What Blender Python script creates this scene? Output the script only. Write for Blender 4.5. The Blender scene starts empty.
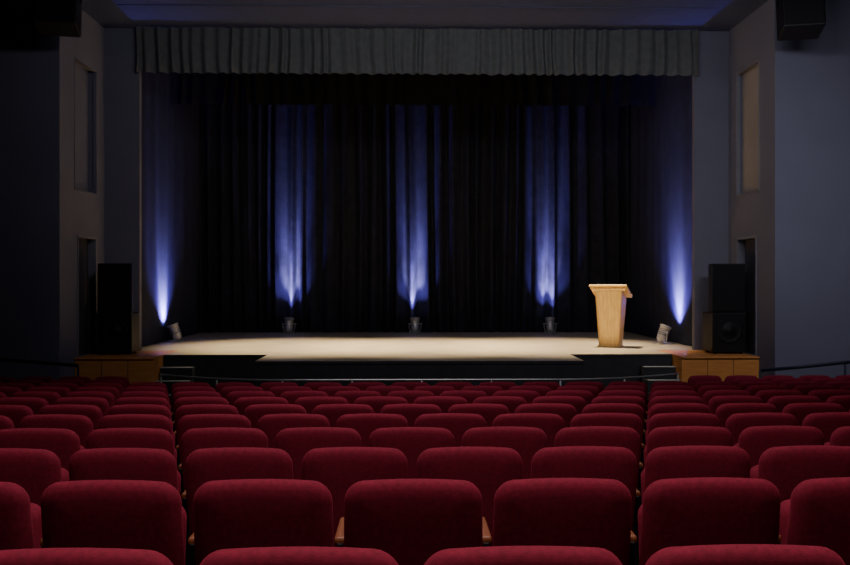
import bpy, bmesh, math, random
from mathutils import Vector, Matrix
random.seed(7)
C=2.11; TH=16/880.0; CX=0.17; ST=0.90; FL=-0.08; CEIL=6.62
scene=bpy.context.scene
def floor_z(y): return max(FL, 0.79-0.068*y)

# ---------------- materials ----------------
def mat(name,col,rough=0.7,metal=0.0,noise=0.0,nscale=8.0,bump=0.0,bscale=200.0,sheen=0.0,spec=0.5,emis=None,estr=0):
    m=bpy.data.materials.new(name); m.use_nodes=True
    nt=m.node_tree; b=nt.nodes['Principled BSDF']
    b.inputs['Base Color'].default_value=(*col,1); b.inputs['Roughness'].default_value=rough
    b.inputs['Metallic'].default_value=metal; b.inputs['Specular IOR Level'].default_value=spec
    tc=nt.nodes.new('ShaderNodeTexCoord')
    if sheen:
        b.inputs['Sheen Weight'].default_value=sheen; b.inputs['Sheen Roughness'].default_value=0.4
        b.inputs['Sheen Tint'].default_value=(*[min(1,c*3+0.02) for c in col],1)
    if noise:
        n=nt.nodes.new('ShaderNodeTexNoise'); n.inputs['Scale'].default_value=nscale; n.inputs['Detail'].default_value=5
        nt.links.new(tc.outputs['Object'],n.inputs['Vector'])
        r=nt.nodes.new('ShaderNodeValToRGB')
        r.color_ramp.elements[0].position=0.3; r.color_ramp.elements[1].position=0.7
        r.color_ramp.elements[0].color=(*[c*(1-noise) for c in col],1)
        r.color_ramp.elements[1].color=(*[min(1,c*(1+noise)) for c in col],1)
        nt.links.new(n.outputs['Fac'],r.inputs['Fac']); nt.links.new(r.outputs['Color'],b.inputs['Base Color'])
    if bump:
        n2=nt.nodes.new('ShaderNodeTexNoise'); n2.inputs['Scale'].default_value=bscale; n2.inputs['Detail'].default_value=3
        nt.links.new(tc.outputs['Object'],n2.inputs['Vector'])
        bp=nt.nodes.new('ShaderNodeBump'); bp.inputs['Strength'].default_value=bump; bp.inputs['Distance'].default_value=0.004
        nt.links.new(n2.outputs['Fac'],bp.inputs['Height']); nt.links.new(bp.outputs['Normal'],b.inputs['Normal'])
    if emis:
        b.inputs['Emission Color'].default_value=(*emis,1); b.inputs['Emission Strength'].default_value=estr
    return m
def wood(name,c1,c2,scale=(1,1,12),rough=0.45):
    m=bpy.data.materials.new(name); m.use_nodes=True; nt=m.node_tree; b=nt.nodes['Principled BSDF']
    tc=nt.nodes.new('ShaderNodeTexCoord'); mp=nt.nodes.new('ShaderNodeMapping'); mp.inputs['Scale'].default_value=scale
    n=nt.nodes.new('ShaderNodeTexNoise'); n.inputs['Scale'].default_value=3; n.inputs['Detail'].default_value=6; n.inputs['Distortion'].default_value=0.6
    r=nt.nodes.new('ShaderNodeValToRGB'); r.color_ramp.elements[0].position=0.3; r.color_ramp.elements[1].position=0.7
    r.color_ramp.elements[0].color=(*c1,1); r.color_ramp.elements[1].color=(*c2,1)
    nt.links.new(tc.outputs['Object'],mp.inputs['Vector']); nt.links.new(mp.outputs['Vector'],n.inputs['Vector'])
    nt.links.new(n.outputs['Fac'],r.inputs['Fac']); nt.links.new(r.outputs['Color'],b.inputs['Base Color'])
    b.inputs['Roughness'].default_value=rough
    return m
M_seat=mat('red_upholstery',(0.225,0.012,0.032),0.85,noise=0.18,nscale=60,bump=0.35,bscale=420,sheen=0.25,spec=0.2)
M_black=mat('black_metal',(0.008,0.008,0.009),0.5,noise=0.1,spec=0.35)
M_arm=wood('armrest_wood',(0.20,0.05,0.018),(0.28,0.085,0.03),(12,1,12))
M_wall=mat('wall_paint',(0.175,0.175,0.235),0.85,noise=0.05,nscale=1.5,bump=0.1,bscale=60,spec=0.2)
M_pillar=mat('proscenium_paint',(0.165,0.165,0.215),0.85,noise=0.05,nscale=1.5,spec=0.2)
M_ceil=mat('ceiling_paint',(0.07,0.085,0.19),0.9,noise=0.05,spec=0.2)
M_floor=mat('hall_carpet',(0.025,0.018,0.02),0.95,noise=0.3,nscale=40,bump=0.3,bscale=150)
M_stage=mat('stage_floor_vinyl',(0.53,0.43,0.29),0.5,noise=0.12,nscale=2.2,bump=0.05,bscale=40,spec=0.35)
M_stfront=mat('stage_front_black',(0.026,0.026,0.030),0.75,noise=0.2,nscale=6)
M_box=wood('orange_wood_panel',(0.66,0.24,0.055),(0.80,0.34,0.09),(1.5,1.5,14))
M_pine=wood('lectern_pine',(0.66,0.38,0.11),(0.86,0.57,0.20),(14,14,1.2),0.4)
M_velvet=mat('black_velvet',(0.017,0.018,0.026),0.9,noise=0.25,nscale=5,bump=0.2,bscale=200,sheen=0.15,spec=0.15)
M_side=mat('navy_side_drape',(0.028,0.030,0.050),0.9,noise=0.15,nscale=4,bump=0.2,bscale=200,sheen=0.1,spec=0.15)
M_val=mat('grey_valance_fabric',(0.125,0.128,0.125),0.85,noise=0.12,nscale=10,bump=0.2,bscale=200,spec=0.2)
M_blackwall=mat('stagehouse_black',(0.006,0.006,0.008),0.95,noise=0.2)
M_silver=mat('brushed_silver',(0.52,0.52,0.55),0.4,0.6,noise=0.08)
M_rail=mat('rail_steel',(0.6,0.58,0.55),0.35,0.8,noise=0.05)
M_raild=mat('rail_dark_steel',(0.12,0.13,0.18),0.35,0.9,noise=0.05)
M_grille=mat('speaker_grille',(0.010,0.010,0.011),0.75,noise=0.3,nscale=90,bump=0.5,bscale=300,spec=0.25)
M_cone=mat('speaker_cone',(0.011,0.011,0.012),0.6,noise=0.1,spec=0.3)
M_lens=mat('lamp_lens',(0.2,0.25,0.9),0.2,emis=(0.5,0.5,1.0),estr=12)
M_nosing=mat('step_nosing',(0.55,0.55,0.52),0.5,noise=0.1)
M_reveal=mat('window_reveal_beige',(0.33,0.30,0.29),0.8,noise=0.1,nscale=2)
M_door=mat('door_paint',(0.07,0.065,0.08),0.6,noise=0.1,nscale=3)
M_frame=mat('door_frame_paint',(0.20,0.20,0.24),0.5,noise=0.05)

# ---------------- mesh helpers ----------------
def newobj(name,bm,mats,smooth=False,parent=None,loc=(0,0,0),rot=(0,0,0)):
    me=bpy.data.meshes.new(name); bm.normal_update(); bm.to_mesh(me); bm.free()
    for m in mats: me.materials.append(m)
    if smooth:
        for p in me.polygons: p.use_smooth=True
    o=bpy.data.objects.new(name,me); scene.collection.objects.link(o)
    o.location=loc; o.rotation_euler=rot
    if parent: o.parent=parent
    return o
def box(bm,x0,x1,y0,y1,z0,z1,mi=0,bev=0.0,M=None):
    vs=[bm.verts.new(v) for v in [(x0,y0,z0),(x1,y0,z0),(x1,y1,z0),(x0,y1,z0),(x0,y0,z1),(x1,y0,z1),(x1,y1,z1),(x0,y1,z1)]]
    fs=[bm.faces.new([vs[i] for i in f]) for f in [(0,3,2,1),(4,5,6,7),(0,1,5,4),(1,2,6,5),(2,3,7,6),(3,0,4,7)]]
    for f in fs: f.material_index=mi
    geo=vs
    if bev:
        es=list({e for f in fs for e in f.edges})
        r=bmesh.ops.bevel(bm,geom=es,offset=bev,segments=2,affect='EDGES',profile=0.5)
        for f in r['faces']: f.material_index=mi
        geo=list({v for f in r['faces'] for v in f.verts})
    if M: bmesh.ops.transform(bm,matrix=M,verts=geo)
    return geo
def lathe(bm,prof,segs=28,mi=0,M=None,smooth=True):
    rings=[];allv=[]
    for r,z in prof:
        if r<1e-6: ring=[bm.verts.new((0,0,z))]
        else: ring=[bm.verts.new((r*math.cos(2*math.pi*i/segs),r*math.sin(2*math.pi*i/segs),z)) for i in range(segs)]
        rings.append(ring); allv+=ring
    for a,b in zip(rings,rings[1:]):
        for i in range(segs):
            j=(i+1)%segs
            if len(a)==1 and len(b)==1: continue
            if len(a)==1: f=bm.faces.new((a[0],b[j],b[i]))
            elif len(b)==1: f=bm.faces.new((a[i],a[j],b[0]))
            else: f=bm.faces.new((a[i],a[j],b[j],b[i]))
            f.material_index=mi; f.smooth=smooth
    if M: bmesh.ops.transform(bm,matrix=M,verts=allv)
def tube(bm,pts,r,segs=10,mi=0):
    pts=[Vector(p) for p in pts]; rings=[]
    for i,p in enumerate(pts):
        d=(pts[min(i+1,len(pts)-1)]-pts[max(i-1,0)]).normalized()
        up=Vector((0,0,1)) if abs(d.z)<0.95 else Vector((0,1,0))
        a=d.cross(up).normalized(); b=a.cross(d).normalized()
        rings.append([bm.verts.new(p+a*r*math.cos(2*math.pi*k/segs)+b*r*math.sin(2*math.pi*k/segs)) for k in range(segs)])
    for A,B in zip(rings,rings[1:]):
        for k in range(segs):
            f=bm.faces.new((A[k],A[(k+1)%segs],B[(k+1)%segs],B[k])); f.material_index=mi; f.smooth=True
    for R in (rings[0],rings[-1]):
        f=bm.faces.new(R); f.material_index=mi
def simple_box(name,x0,x1,y0,y1,z0,z1,m,bev=0):
    bm=bmesh.new(); box(bm,x0,x1,y0,y1,z0,z1,0,bev); return newobj(name,bm,[m])

# ---------------- room shell ----------------
HW=9.0
bm=bmesh.new()
yb=(0.79-FL)/0.068
prof=[(-6,floor_z(-6)),(yb,FL),(23,FL),(23,FL-0.3),(-6,FL-0.3)]
L=[bm.verts.new((-HW-0.3,y,z)) for y,z in prof]; R=[bm.verts.new((HW+0.3,y,z)) for y,z in prof]
bm.faces.new(L); bm.faces.new(R[::-1])
for i in range(5):
    j=(i+1)%5; bm.faces.new((L[j],L[i],R[i],R[j]))
bmesh.ops.recalc_face_normals(bm,faces=bm.faces)
newobj('floor',bm,[M_floor])
bm=bmesh.new()
box(bm,-HW-0.3,HW+0.3,-6.3,15.7,CEIL,CEIL+0.25)
for yy in (14.35,12.6,10.8): box(bm,CX-4.9,CX+4.9,yy,yy+0.05,CEIL-0.015,CEIL-0.002)
newobj('ceiling',bm,[M_ceil])
simple_box('wall_left',-HW-0.3,-HW,-6,14.0,FL,CEIL,M_wall)
simple_box('wall_right',HW,HW+0.3,-6,14.0,FL,CEIL,M_wall)
simple_box('wall_back',-HW-0.3,HW+0.3,-6.3,-6.0,FL,CEIL,M_wall)
NO=5.57; NI=4.95; PT=15.82
simple_box('wall_front_left',-HW,CX-NO-0.3,13.7,14.0,FL,CEIL,M_wall)
simple_box('wall_front_right',CX+NO+0.3,HW,13.7,14.0,FL,CEIL,M_wall)
wy0,wy1,wz0,wz1=14.3,15.32,C+1.50,C+3.66
dy0,dy1,dz1=14.42,15.28,ST+1.99
for s,nm in ((-1,'left'),(1,'right')):
    xa=CX+s*NO; xb=CX+s*(NO+0.3); x0,x1=min(xa,xb),max(xa,xb)
    bm=bmesh.new()
    box(bm,x0,x1,13.7,wy0+0.0,FL,CEIL)
    box(bm,x0,x1,wy1,PT,FL,CEIL)
    box(bm,x0,x1,wy0,wy1,wz1,CEIL)
    box(bm,x0,x1,wy0,wy1,dz1,wz0)
    box(bm,x0,x1,wy0,dy0,FL,dz1); box(bm,x0,x1,dy1,wy1,FL,dz1); box(bm,x0,x1,dy0,dy1,FL,ST)
    newobj('wall_niche_'+nm,bm,[M_wall])
    bm=bmesh.new()
    dep=0.14 if s<0 else 0.10
    xi=CX+s*(NO+dep); xo=CX+s*(NO+dep+0.04)
    box(bm,min(xi,xo),max(xi,xo),wy0,wy1,wz0,wz1,0)
    def fr(a,b,c,d,mi=1):
        p=CX+s*(NO-0.010); q=CX+s*(NO+0.05); box(bm,min(p,q),max(p,q),a,b,c,d,mi)
    t=0.03
    fr(wy0,wy0+t,wz0,wz1); fr(wy1-t,wy1,wz0,wz1); fr(wy0+t,wy1-t,wz1-t,wz1); fr(wy0+t,wy1-t,wz0,wz0+t)
    newobj('window_%d'%(1 if s<0 else 2),bm,[M_wall if s<0 else M_reveal,M_wall if s<0 else M_frame])
    bm=bmesh.new()
    p=CX+s*(NO+0.12); q=CX+s*(NO+0.17); box(bm,min(p,q),max(p,q),dy0+0.04,dy1-0.04,ST+0.005,dz1-0.04,0)
    p=CX+s*(NO-0.015); q=CX+s*(NO+0.2); a,b=min(p,q),max(p,q)
    box(bm,a,b,dy0,dy0+0.04,ST,dz1,1); box(bm,a,b,dy1-0.04,dy1,ST,dz1,1); box(bm,a,b,dy0+0.04,dy1-0.04,dz1-0.04,dz1,1)
    p=CX+s*(NO+0.12); tube(bm,[(p,dy0+0.12,ST+1.0),(p-s*0.05,dy0+0.12,ST+1.0),(p-s*0.05,dy0+0.24,ST+1.0)],0.01,8,2)
    newobj('door_%d'%(1 if s<0 else 2),bm,[M_door,M_frame,M_silver])
    xa=CX+s*NI; xb=CX+s*NO
    simple_box('wall_proscenium_'+nm,min(xa,xb),max(xa,xb),15.7,PT,FL,CEIL,M_pillar)
simple_box('wall_proscenium_header',CX-NO-0.3,CX+NO+0.3,15.7,PT,CEIL,8.0,M_pillar)
simple_box('wall_stage_back',CX-6.8,CX+6.8,22.0,22.2,FL,8.0,M_blackwall)
simple_box('wall_stage_left',CX-6.8,CX-6.6,PT,22.0,FL,8.0,M_blackwall)
simple_box('wall_stage_right',CX+6.6,CX+6.8,PT,22.0,FL,8.0,M_blackwall)
simple_box('wall_stage_ceiling',CX-6.8,CX+6.8,PT,22.2,8.0,8.2,M_blackwall)
simple_box('trim_baseboard_left',-HW,CX-NO-0.02,13.67,13.70,FL,FL+0.12,M_black)
simple_box('trim_baseboard_right',CX+NO+0.02,HW,13.67,13.70,FL,FL+0.12,M_black)

# ---------------- stage ----------------
PW=4.28; TW=2.54
pl=[(-PW+.005,14.8),(-TW,14.8),(-TW,13.56),(TW,13.56),(TW,14.8),(PW-.005,14.8),(PW-.005,15.7),(NI-.005,15.7),(NI-.005,PT+.01),(6.55,PT+.01),(6.55,21.98),(-6.55,21.98),(-6.55,PT+.01),(-NI+.005,PT+.01),(-NI+.005,15.7),(-PW+.005,15.7)]
bm=bmesh.new()
T=[bm.verts.new((CX+x,y,ST)) for x,y in pl]; B=[bm.verts.new((CX+x,y,FL)) for x,y in pl]
f=bm.faces.new(T); f.material_index=0
n=len(pl)
for i in range(n):
    j=(i+1)%n; g=bm.faces.new((T[j],T[i],B[i],B[j])); g.material_index=1
bm.faces.new(B[::-1]).material_index=1
e=0.012
for (x0,x1,y) in ((-PW+.01,-TW,14.8),(-TW,TW,13.56),(TW,PW-.01,14.8)):
    box(bm,CX+x0,CX+x1,y-e,y,ST-0.045,ST-0.001,1)
bmesh.ops.recalc_face_normals(bm,faces=bm.faces)
newobj('stage',bm,[M_stage,M_stfront])
for s in (-1,1):
    a,b=CX+s*(PW+.005),CX+s*(NO-.01)
    bm=bmesh.new(); x0,x1=min(a,b),max(a,b)
    box(bm,x0,x1,14.3,15.69,FL,ST-0.03,0)
    box(bm,x0-0.0,x1,14.27,15.69,ST-0.03,ST,0,0.006)
    box(bm,x0+0.01,x1-0.01,14.285,14.3,FL,FL+0.1,1)
    for k in (1,2): 
        xx=x0+(x1-x0)*k/3; box(bm,xx-0.003,xx+0.003,14.296,14.3,FL+0.1,ST-0.04,1)
    newobj('wooden_side_platform',bm,[M_box,M_black])
    a,b=CX+s*(PW-0.02),CX+s*(PW-0.55); x0,x1=min(a,b),max(a,b)
    bm=bmesh.new(); nst=4
    for k in range(nst):
        zt=FL+(ST-FL)*(k+1)/(nst+1); y0=14.79-0.25*(nst-k)
        box(bm,x0,x1,y0,14.785,(FL if k==0 else FL+(ST-FL)*k/(nst+1)),zt,0)
        box(bm,x0,x1,y0-0.006,y0+0.05,zt,zt+0.012,1)
    newobj('stage_steps',bm,[M_stfront,M_nosing])

# ---------------- curtains ----------------
def curtain(name,p0,p1,z0,z1,amp,wl,seed,m,nz=14,per=12,scallop=0.0,sharp=1.0,flare=0.25,fine=0.12):
    rnd=random.Random(seed)
    p0=Vector((p0[0],p0[1],0)); p1=Vector((p1[0],p1[1],0)); Lg=(p1-p0).length; d=(p1-p0)/Lg; nrm=Vector((-d.y,d.x,0))
    knots=[0.0]
    while knots[-1]<Lg: knots.append(knots[-1]+wl*rnd.uniform(0.6,1.45))
    amps=[rnd.uniform(0.35,1.35) for _ in knots]; ph=[rnd.uniform(0,6.28) for _ in range(8)]
    us=[];
    for i in range(len(knots)-1):
        for k in range(per):
            us.append((i,k/per,knots[i]+(knots[i+1]-knots[i])*k/per))
    bm=bmesh.new(); grid=[]
    for jz in range(nz+1):
        t=jz/nz; z=z0+(z1-z0)*t; row=[]
        for i,fr,u in us:
            if u>Lg: break
            a=amps[i]*(1-fr)+amps[min(i+1,len(amps)-1)]*fr
            w=(0.5-0.5*math.cos(2*math.pi*fr))**sharp
            off=amp*a*(w-0.5)*2*(1-flare*t)
            off+=amp*0.35*math.sin(u*2.1/wl*0.55+ph[0]+0.8*t)+amp*fine*math.sin(u*9.3/wl+ph[1]+2*t)
            sx=0.15*wl*math.sin(2.2*t+u*1.3/wl*0.3+ph[2])*(1-t)
            p=p0+d*min(Lg,max(0,u+sx))+nrm*off
            zz=z+(scallop*math.sin(2*math.pi*fr)*(1-t) if scallop else 0)
            row.append(bm.verts.new((p.x,p.y,zz)))
        grid.append(row)
    for A,B in zip(grid,grid[1:]):
        for k in range(len(A)-1):
            f=bm.faces.new((A[k],A[k+1],B[k+1],B[k])); f.smooth=True
    return newobj(name,bm,[m],True)
curtain('black_backdrop_curtain',(CX-5.25,21.34),(CX+5.25,21.34),ST+0.01,7.6,0.10,0.30,3,M_velvet,nz=26,flare=0.1,fine=0.25)
for s in (-1,1):
    curtain('side_drape',(CX+s*5.16,15.95),(CX+s*5.16,21.1),ST+0.01,7.6,0.010,0.7,11+s,M_side,nz=20)
curtain('grey_valance_curtain',(CX-NI-0.02,15.62),(CX+NI+0.02,15.62),C+3.70,CEIL-0.005,0.045,0.20,21,M_val,nz=8,scallop=0.012,sharp=0.8)
curtain('black_border_curtain',(CX-5.1,18.6),(CX+5.1,18.6),C+3.75,7.6,0.05,0.3,31,M_velvet,nz=6)

# ---------------- uplights ----------------
def uplight(x,y,rotz,tilt,beams):
    root=bpy.data.objects.new('stage_uplight',None); scene.collection.objects.link(root)
    root.location=(x,y,ST); root.scale=(1.15,1.15,1.15)
    Rz=Matrix.Rotation(rotz,4,'Z')
    Mt=Matrix.Translation((0,0,0.20))@Rz@Matrix.Rotation(tilt,4,'X')
    bm=bmesh.new()
    lathe(bm,[(0.0,-0.17),(0.05,-0.165),(0.075,-0.13),(0.085,-0.06),(0.09,-0.02),(0.09,0.10),(0.103,0.102),(0.103,0.12),(0.085,0.12),(0.082,0.09)],28,0,Mt)
    lathe(bm,[(0.082,0.09),(0.05,0.1),(0.0,0.104)],28,1,Mt)
    for k in range(4): lathe(bm,[(0.088,-0.05+0.03*k),(0.094,-0.045+0.03*k),(0.088,-0.04+0.03*k)],28,2,Mt)
    newobj('lamp_can',bm,[M_silver,M_lens,M_black],False,root)
    bm=bmesh.new()
    pts=[]
    for k in range(13):
        a=math.pi*k/12; pts.append(Rz@Vector((0.125*math.cos(a),0.0,0.20-0.19*math.sin(a)**0.6)))
    tube(bm,pts,0.009,8,0)
    for sx in (-1,1):
        tube(bm,[Rz@Vector((sx*0.125,-0.13,0.012)),Rz@Vector((sx*0.10,0,0.035)),Rz@Vector((sx*0.125,0.13,0.012))],0.011,8,0)
        tube(bm,[Rz@Vector((sx*0.09,0,0.20)),Rz@Vector((sx*0.15,0,0.20))],0.014,8,0)
    tube(bm,[Rz@Vector((-0.12,0,0.03)),Rz@Vector((0.12,0,0.03))],0.011,8,0)
    newobj('yoke_stand',bm,[M_silver],False,root)
    st=(Mt@Vector((0,0,0.13)))
    for e,a,c,tl in beams:
        dv=(Rz@Matrix.Rotation(-math.radians(tl),4,'X')).to_3x3()@Vector((0,0,1))
        li=bpy.data.lights.new('uplight_lamp','SPOT'); li.energy=e; li.color=c
        li.spot_size=math.radians(a); li.spot_blend=1.0; li.shadow_soft_size=0.03
        lo=bpy.data.objects.new('uplight_beam',li); scene.collection.objects.link(lo); lo.parent=root
        lo.location=st; lo.rotation_euler=(-dv).to_track_quat('Z','Y').to_euler()
    return root
def wx(px,y): return y*math.tan(math.atan((px-425)/880)+TH)
V1=(0.26,0.20,1.0); V2=(0.46,0.42,1.0)
for px in (289,415,550):
    uplight(wx(px,20.90),20.90,0,-math.radians(14),[(450,70,V1,22),(2500,30,V1,8),(2000,20,V2,12),(2600,34,V2,25)])
uplight(wx(174,18.0)+0.02,18.0,math.radians(90+6),-math.radians(22),[(800,115,V1,28),(1400,66,V2,27)])
uplight(wx(666,17.1)-0.02,17.2,-math.radians(90-10),-math.radians(22),[(800,115,V1,28),(1400,66,V2,27)])

# ---------------- lectern ----------------
root=bpy.data.objects.new('wooden_lectern',None); scene.collection.objects.link(root)
root.location=(wx(612,16.4),16.5,ST+0.002); root.rotation_euler=(0,0,-math.radians(26))
bm=bmesh.new()
def slab(bm,pts,t,axis):
    a=[bm.verts.new(p) for p in pts]; b=[bm.verts.new(Vector(p)+Vector(axis)*t) for p in pts]
    bm.faces.new(a); bm.faces.new(b[::-1])
    for i in range(len(pts)): j=(i+1)%len(pts); bm.faces.new((a[j],a[i],b[i],b[j]))
bw,tw=0.19,0.255; bd,td=0.14,0.19
zf,zr=1.08,0.90
slab(bm,[(-bw,-bd,0.03),(bw,-bd,0.03),(tw,-td,zf),(-tw,-td,zf)],0.022,(0,1,0))
for s in (-1,1):
    slab(bm,[(s*bw,-bd,0.03),(s*bw,bd,0.03),(s*tw,td,zr),(s*tw,-td,zf)],0.022,(-s,0,0))
box(bm,-0.20,0.20,-0.06,0.14,0.62,0.64)
box(bm,-bw-0.02,bw+0.02,-bd-0.02,bd+0.02,0.0,0.035,0,0.006)
bmesh.ops.recalc_face_normals(bm,faces=bm.faces)
newobj('lectern_body',bm,[M_pine],False,root)
bm=bmesh.new()
ang=-math.atan2(0.21,0.50)
Mt=Matrix.Translation((0,0,1.045))@Matrix.Rotation(ang,4,'X')
box(bm,-0.35,0.35,-0.28,0.28,-0.018,0.022,0,0.006,Mt)
box(bm,-0.35,0.35,0.262,0.285,0.022,0.045,0,0.004,Mt)
box(bm,-0.31,0.31,-0.20,-0.18,-0.07,-0.018,0,0,Mt)
newobj('reading_board',bm,[M_pine],False,root)

# ---------------- speakers ----------------
def speaker(x,y,rot):
    root=bpy.data.objects.new('pa_speaker_stack',None); scene.collection.objects.link(root)
    root.location=(x,y,ST); root.rotation_euler=(0,0,rot)
    bm=bmesh.new()
    box(bm,-0.29,0.29,-0.26,0.26,0.03,0.70,0,0.015)
    for sx in (-.22,.22):
        for sy in (-.2,.2): lathe(bm,[(0,0),(0.03,0),(0.03,0.03),(0,0.03)],12,0,Matrix.Translation((sx,sy,0)))
    Mf=Matrix.Translation((0,-0.262,0.40))@Matrix.Rotation(math.radians(90),4,'X')
    lathe(bm,[(0.215,-0.004),(0.22,0.006),(0.20,0.008),(0.18,0.004),(0.17,0.002),(0.08,-0.0),(0.075,0.010),(0.0,0.016)],36,1,Mf)
    for sx in (-.22,.22): lathe(bm,[(0.04,-0.002),(0.04,0.006),(0.03,0.004),(0,0.002)],16,1,Matrix.Translation((sx,-0.262,0.10))@Matrix.Rotation(math.radians(90),4,'X'))
    newobj('subwoofer',bm,[M_black,M_cone],False,root)
    bm=bmesh.new()
    vs=[(-.28,-.24),(.28,-.24),(.20,.22),(-.20,.22)]
    a=[bm.verts.new((px,py,0.705)) for px,py in vs]; b=[bm.verts.new((px,py,1.53)) for px,py in vs]
    bm.faces.new(a[::-1]); bm.faces.new(b)
    for i in range(4): j=(i+1)%4; bm.faces.new((a[i],a[j],b[j],b[i]))
    bmesh.ops.bevel(bm,geom=list(bm.edges),offset=0.012,segments=2,affect='EDGES')
    box(bm,-.255,.255,-.252,-.238,0.73,1.505,1,0.004)
    box(bm,-.05,.05,-.256,-.250,0.755,0.775,2)
    newobj('top_cabinet',bm,[M_black,M_grille,M_cone],False,root)
speaker(wx(117.5,15.0),15.05,math.radians(3))
speaker(wx(728,15.0)-0.05,15.05,-math.radians(0.5))
for x,r in ((wx(58,12.9),12),(wx(800,12.9),-12)):
    bm=bmesh.new()
    Mr=Matrix.Rotation(math.radians(r),4,'Z')@Matrix.Rotation(math.radians(-10),4,'X')
    box(bm,-.29,.29,-.25,.25,-.40,.40,0,0.02,Mr); box(bm,-.26,.26,-.262,-.25,-.36,.36,1,0.004,Mr)
    tube(bm,[(-.33,0,0),(-.33,0,.44),(.33,0,.44),(.33,0,0)],0.015,8,0)
    tube(bm,[(0,0,.44),(0,0,CEIL-C-4.06)],0.02,8,0)
    newobj('hanging_speaker',bm,[M_black,M_grille],False,None,(x,12.9,C+4.06))

# ---------------- rails ----------------
bm=bmesh.new()
pts=[]; N=48; zr=0.815
for k in range(N+1):
    x=-3.7+7.4*k/N; a=max(0,(abs(x)-1.6)/2.15); pts.append((CX+x,11.7+0.95*a*a,zr-0.02*a))
tube(bm,pts,0.016,10,0)
for k in range(0,N+1,6):
    p=pts[k]; tube(bm,[(p[0],p[1],floor_z(p[1])-0.0),p],0.014,8,0)
newobj('front_barrier_rail',bm,[M_rail])
def handrail(P):
    bm=bmesh.new(); tube(bm,P,0.026,10,0)
    for p in (P[0],P[len(P)//2],P[-1]): tube(bm,[(p[0],p[1],FL),p],0.018,8,0)
    lo=[(p[0],p[1],p[2]-0.4) for p in P]; tube(bm,lo,0.014,8,0)
    newobj('handrail',bm,[M_raild])
handrail([(-4.93,13.2,0.87),(-5.5,13.2,0.92),(-6.1,13.2,0.97),(-7.6,13.2,1.05)])
handrail([(5.3,13.2,0.78),(5.9,13.2,0.83),(6.6,13.2,0.90),(7.8,13.2,1.0)])

# ---------------- seats ----------------
def seat_mesh():
    bm=bmesh.new()
    def rr(w,h,r,n=6):
        out=[]
        for cxs,czs,a0 in ((1,1,0),(-1,1,90),(-1,-1,180),(1,-1,270)):
            for k in range(n+1):
                a=math.radians(a0+90*k/n); out.append((cxs*(w-r)+r*math.cos(a),czs*(h-r)+r*math.sin(a)))
        res=[]
        for i,p in enumerate(out):
            q=out[(i+1)%len(out)]; res.append(p)
            if math.hypot(q[0]-p[0],q[1]-p[1])>0.05:
                for t in (0.2,0.4,0.6,0.8): res.append((p[0]+(q[0]-p[0])*t,p[1]+(q[1]-p[1])*t))
        return res
    def pad(W,H,R,prof,fn,mi=0):
        rings=[]
        for d,y in prof:
            r=max(0.012,R-d*0.8)
            rings.append([bm.verts.new(fn(x,y,z)) for x,z in rr(W-d,H-d,r)])
        n=len(rings[0])
        for A,B in zip(rings,rings[1:]):
            for i in range(n):
                j=(i+1)%n; f=bm.faces.new((A[i],A[j],B[j],B[i])); f.smooth=True; f.material_index=mi
        for Rg,fl in ((rings[0],True),(rings[-1],False)):
            c=bm.verts.new(sum((v.co for v in Rg),Vector())/n)
            for i in range(n):
                j=(i+1)%n; f=bm.faces.new((Rg[j],Rg[i],c) if fl else (Rg[i],Rg[j],c)); f.smooth=True; f.material_index=mi
    zc,H=0.60,0.25; W=0.2425
    def fb(x,y,z):
        x2=x*(1-0.05*max(0,(-z)/H)-0.02*max(0,z/H)); z2=z-0.014*(x/W)**2*(1 if z>0 else -0.3)
        return Vector((x2, y+0.08*(1-(z+H)/(2*H))+0.012*(x/W)**2, zc+z2))
    pb=[(0.17,-0.046),(0.11,-0.045),(0.06,-0.043),(0.032,-0.039),(0.014,-0.031),(0.004,-0.020),(0.0,-0.008),(0.0,0.006),(0.004,0.018),(0.016,0.028),(0.035,0.034),(0.07,0.036),(0.12,0.034)]
    pad(W,H,0.066,pb,fb)
    def fc(x,y,z): return Vector((x, 0.21+y+0.03*(z/0.2), 0.545+z))
    pc=[(0.12,-0.05),(0.05,-0.046),(0.02,-0.036),(0.004,-0.018),(0,0),(0.004,0.018),(0.02,0.034),(0.05,0.042),(0.12,0.045)]
    pad(0.205,0.17,0.06,pc,fc)
    box(bm,-0.2,0.2,0.11,0.165,0.40,0.45,1,0.008)
    x=-0.26
    box(bm,x-0.012,x+0.012,0.09,0.26,0.02,0.60,1,0.004)
    box(bm,x-0.012,x+0.012,0.03,0.34,0.0,0.025,1,0.003)
    box(bm,x-0.022,x+0.022,0.10,0.38,0.59,0.62,2,0.010)
    box(bm,x-0.012,x+0.24,0.15,0.17,0.41,0.44,1)
    for v in bm.verts:
        if v.co.z<0.03: v.co.z-=0.068*v.co.y
    bmesh.ops.recalc_face_normals(bm,faces=bm.faces)
    me=bpy.data.meshes.new('theatre_seat'); bm.to_mesh(me); bm.free()
    for m in (M_seat,M_black,M_arm): me.materials.append(m)
    return me
sm=seat_mesh()
SP=0.52
for n in range(2,14):
    y=2.02 if n==2 else 2.10+0.93*(n-2)
    off=0.015+(-0.01 if n==2 else 0)+(0 if n%2 else SP/2)
    lim=min(7.4,0.5*y+2.0)
    K=int(lim/SP)+1
    for k in range(-K,K+1):
        x=off+k*SP
        if abs(x)>lim: continue
        if n>=12 and abs(x-CX)<3.95: continue
        o=bpy.data.objects.new('theatre_seat',sm); scene.collection.objects.link(o)
        o.location=(x,y,floor_z(y))
        o.rotation_euler=(random.uniform(-0.006,0.006),0,random.uniform(-0.01,0.01))

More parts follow.
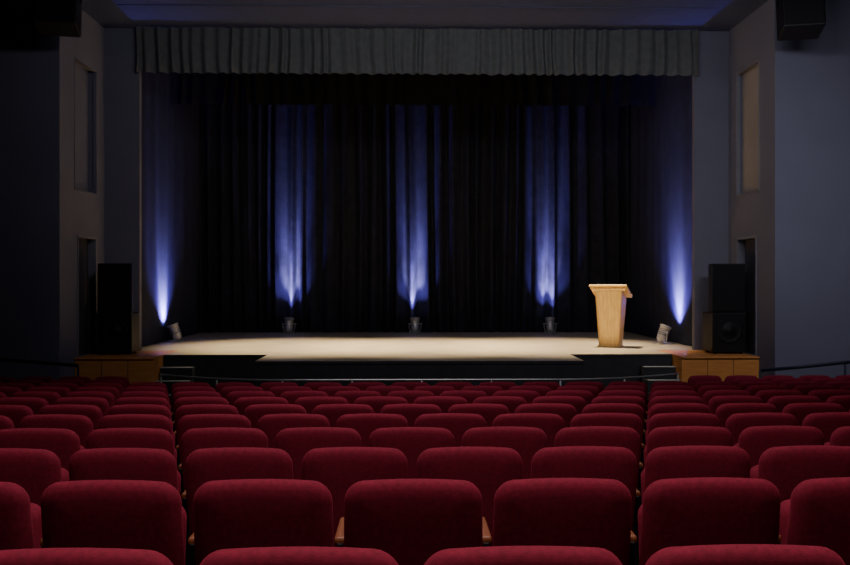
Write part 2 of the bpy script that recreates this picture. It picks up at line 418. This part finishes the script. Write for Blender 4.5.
# ---------------- lighting ----------------
def area(name,loc,size,e,col,rot=(0,0,0),sy=None,spread=None):
    l=bpy.data.lights.new(name,'AREA'); l.energy=e; l.color=col; l.size=size
    if sy: l.shape='RECTANGLE'; l.size_y=sy
    if spread: l.spread=math.radians(spread)
    o=bpy.data.objects.new(name,l); scene.collection.objects.link(o); o.location=loc; o.rotation_euler=rot; return o
def spot(name,loc,tgt,e,ang,col,blend=1.0,rad=0.15):
    l=bpy.data.lights.new(name,'SPOT'); l.energy=e; l.color=col; l.spot_size=math.radians(ang); l.spot_blend=blend; l.shadow_soft_size=rad
    o=bpy.data.objects.new(name,l); scene.collection.objects.link(o); o.location=loc
    d=Vector(loc)-Vector(tgt); o.rotation_euler=d.to_track_quat('Z','Y').to_euler(); return o
area('house_light',(0.1,1.8,CEIL-0.1),2.0,105,(1.0,0.93,0.9),sy=1.5,spread=120)
area('house_light',(0.1,7.0,CEIL-0.1),4.0,70,(1.0,0.93,0.95),sy=2.5,spread=110)
area('added_front_fill',(1.0,8.6,CEIL-0.5),5.0,70,(0.90,0.91,1.0),rot=(math.radians(84),0,0),sy=0.5,spread=130)  # added fill to brighten valance and proscenium piers, not a hall fixture
area('added_front_fill',(5.2,8.6,CEIL-0.9),2.0,26,(0.88,0.87,1.0),rot=(math.radians(56),0,math.radians(-12)),sy=0.5,spread=95)  # second added fill, lifts the right front wall
for dx,e in ((-2.6,3500),(0.1,3600),(2.9,3700)):
    spot('stage_wash_light',(CX+dx,16.7,6.9),(CX+dx*0.88,16.7,ST),e,54,(1.0,0.82,0.56),blend=0.9)
spot('added_lectern_fill',(1.5,10.0,CEIL-0.2),(wx(611,16.4),16.4,ST+0.75),1700,8,(1.0,0.80,0.48),blend=0.6,rad=0.05)  # added warm fill brightening the lectern front, no real fixture
w=bpy.data.worlds.new('world'); scene.world=w; w.use_nodes=True
w.node_tree.nodes['Background'].inputs[0].default_value=(0.01,0.01,0.02,1); w.node_tree.nodes['Background'].inputs[1].default_value=0.3

cam=bpy.data.cameras.new('camera'); cam.sensor_width=36; cam.lens=880/850*36; cam.clip_end=100
co=bpy.data.objects.new('camera',cam); scene.collection.objects.link(co)
co.location=(0,0,C); co.rotation_euler=(math.pi/2,0,-TH); scene.camera=co
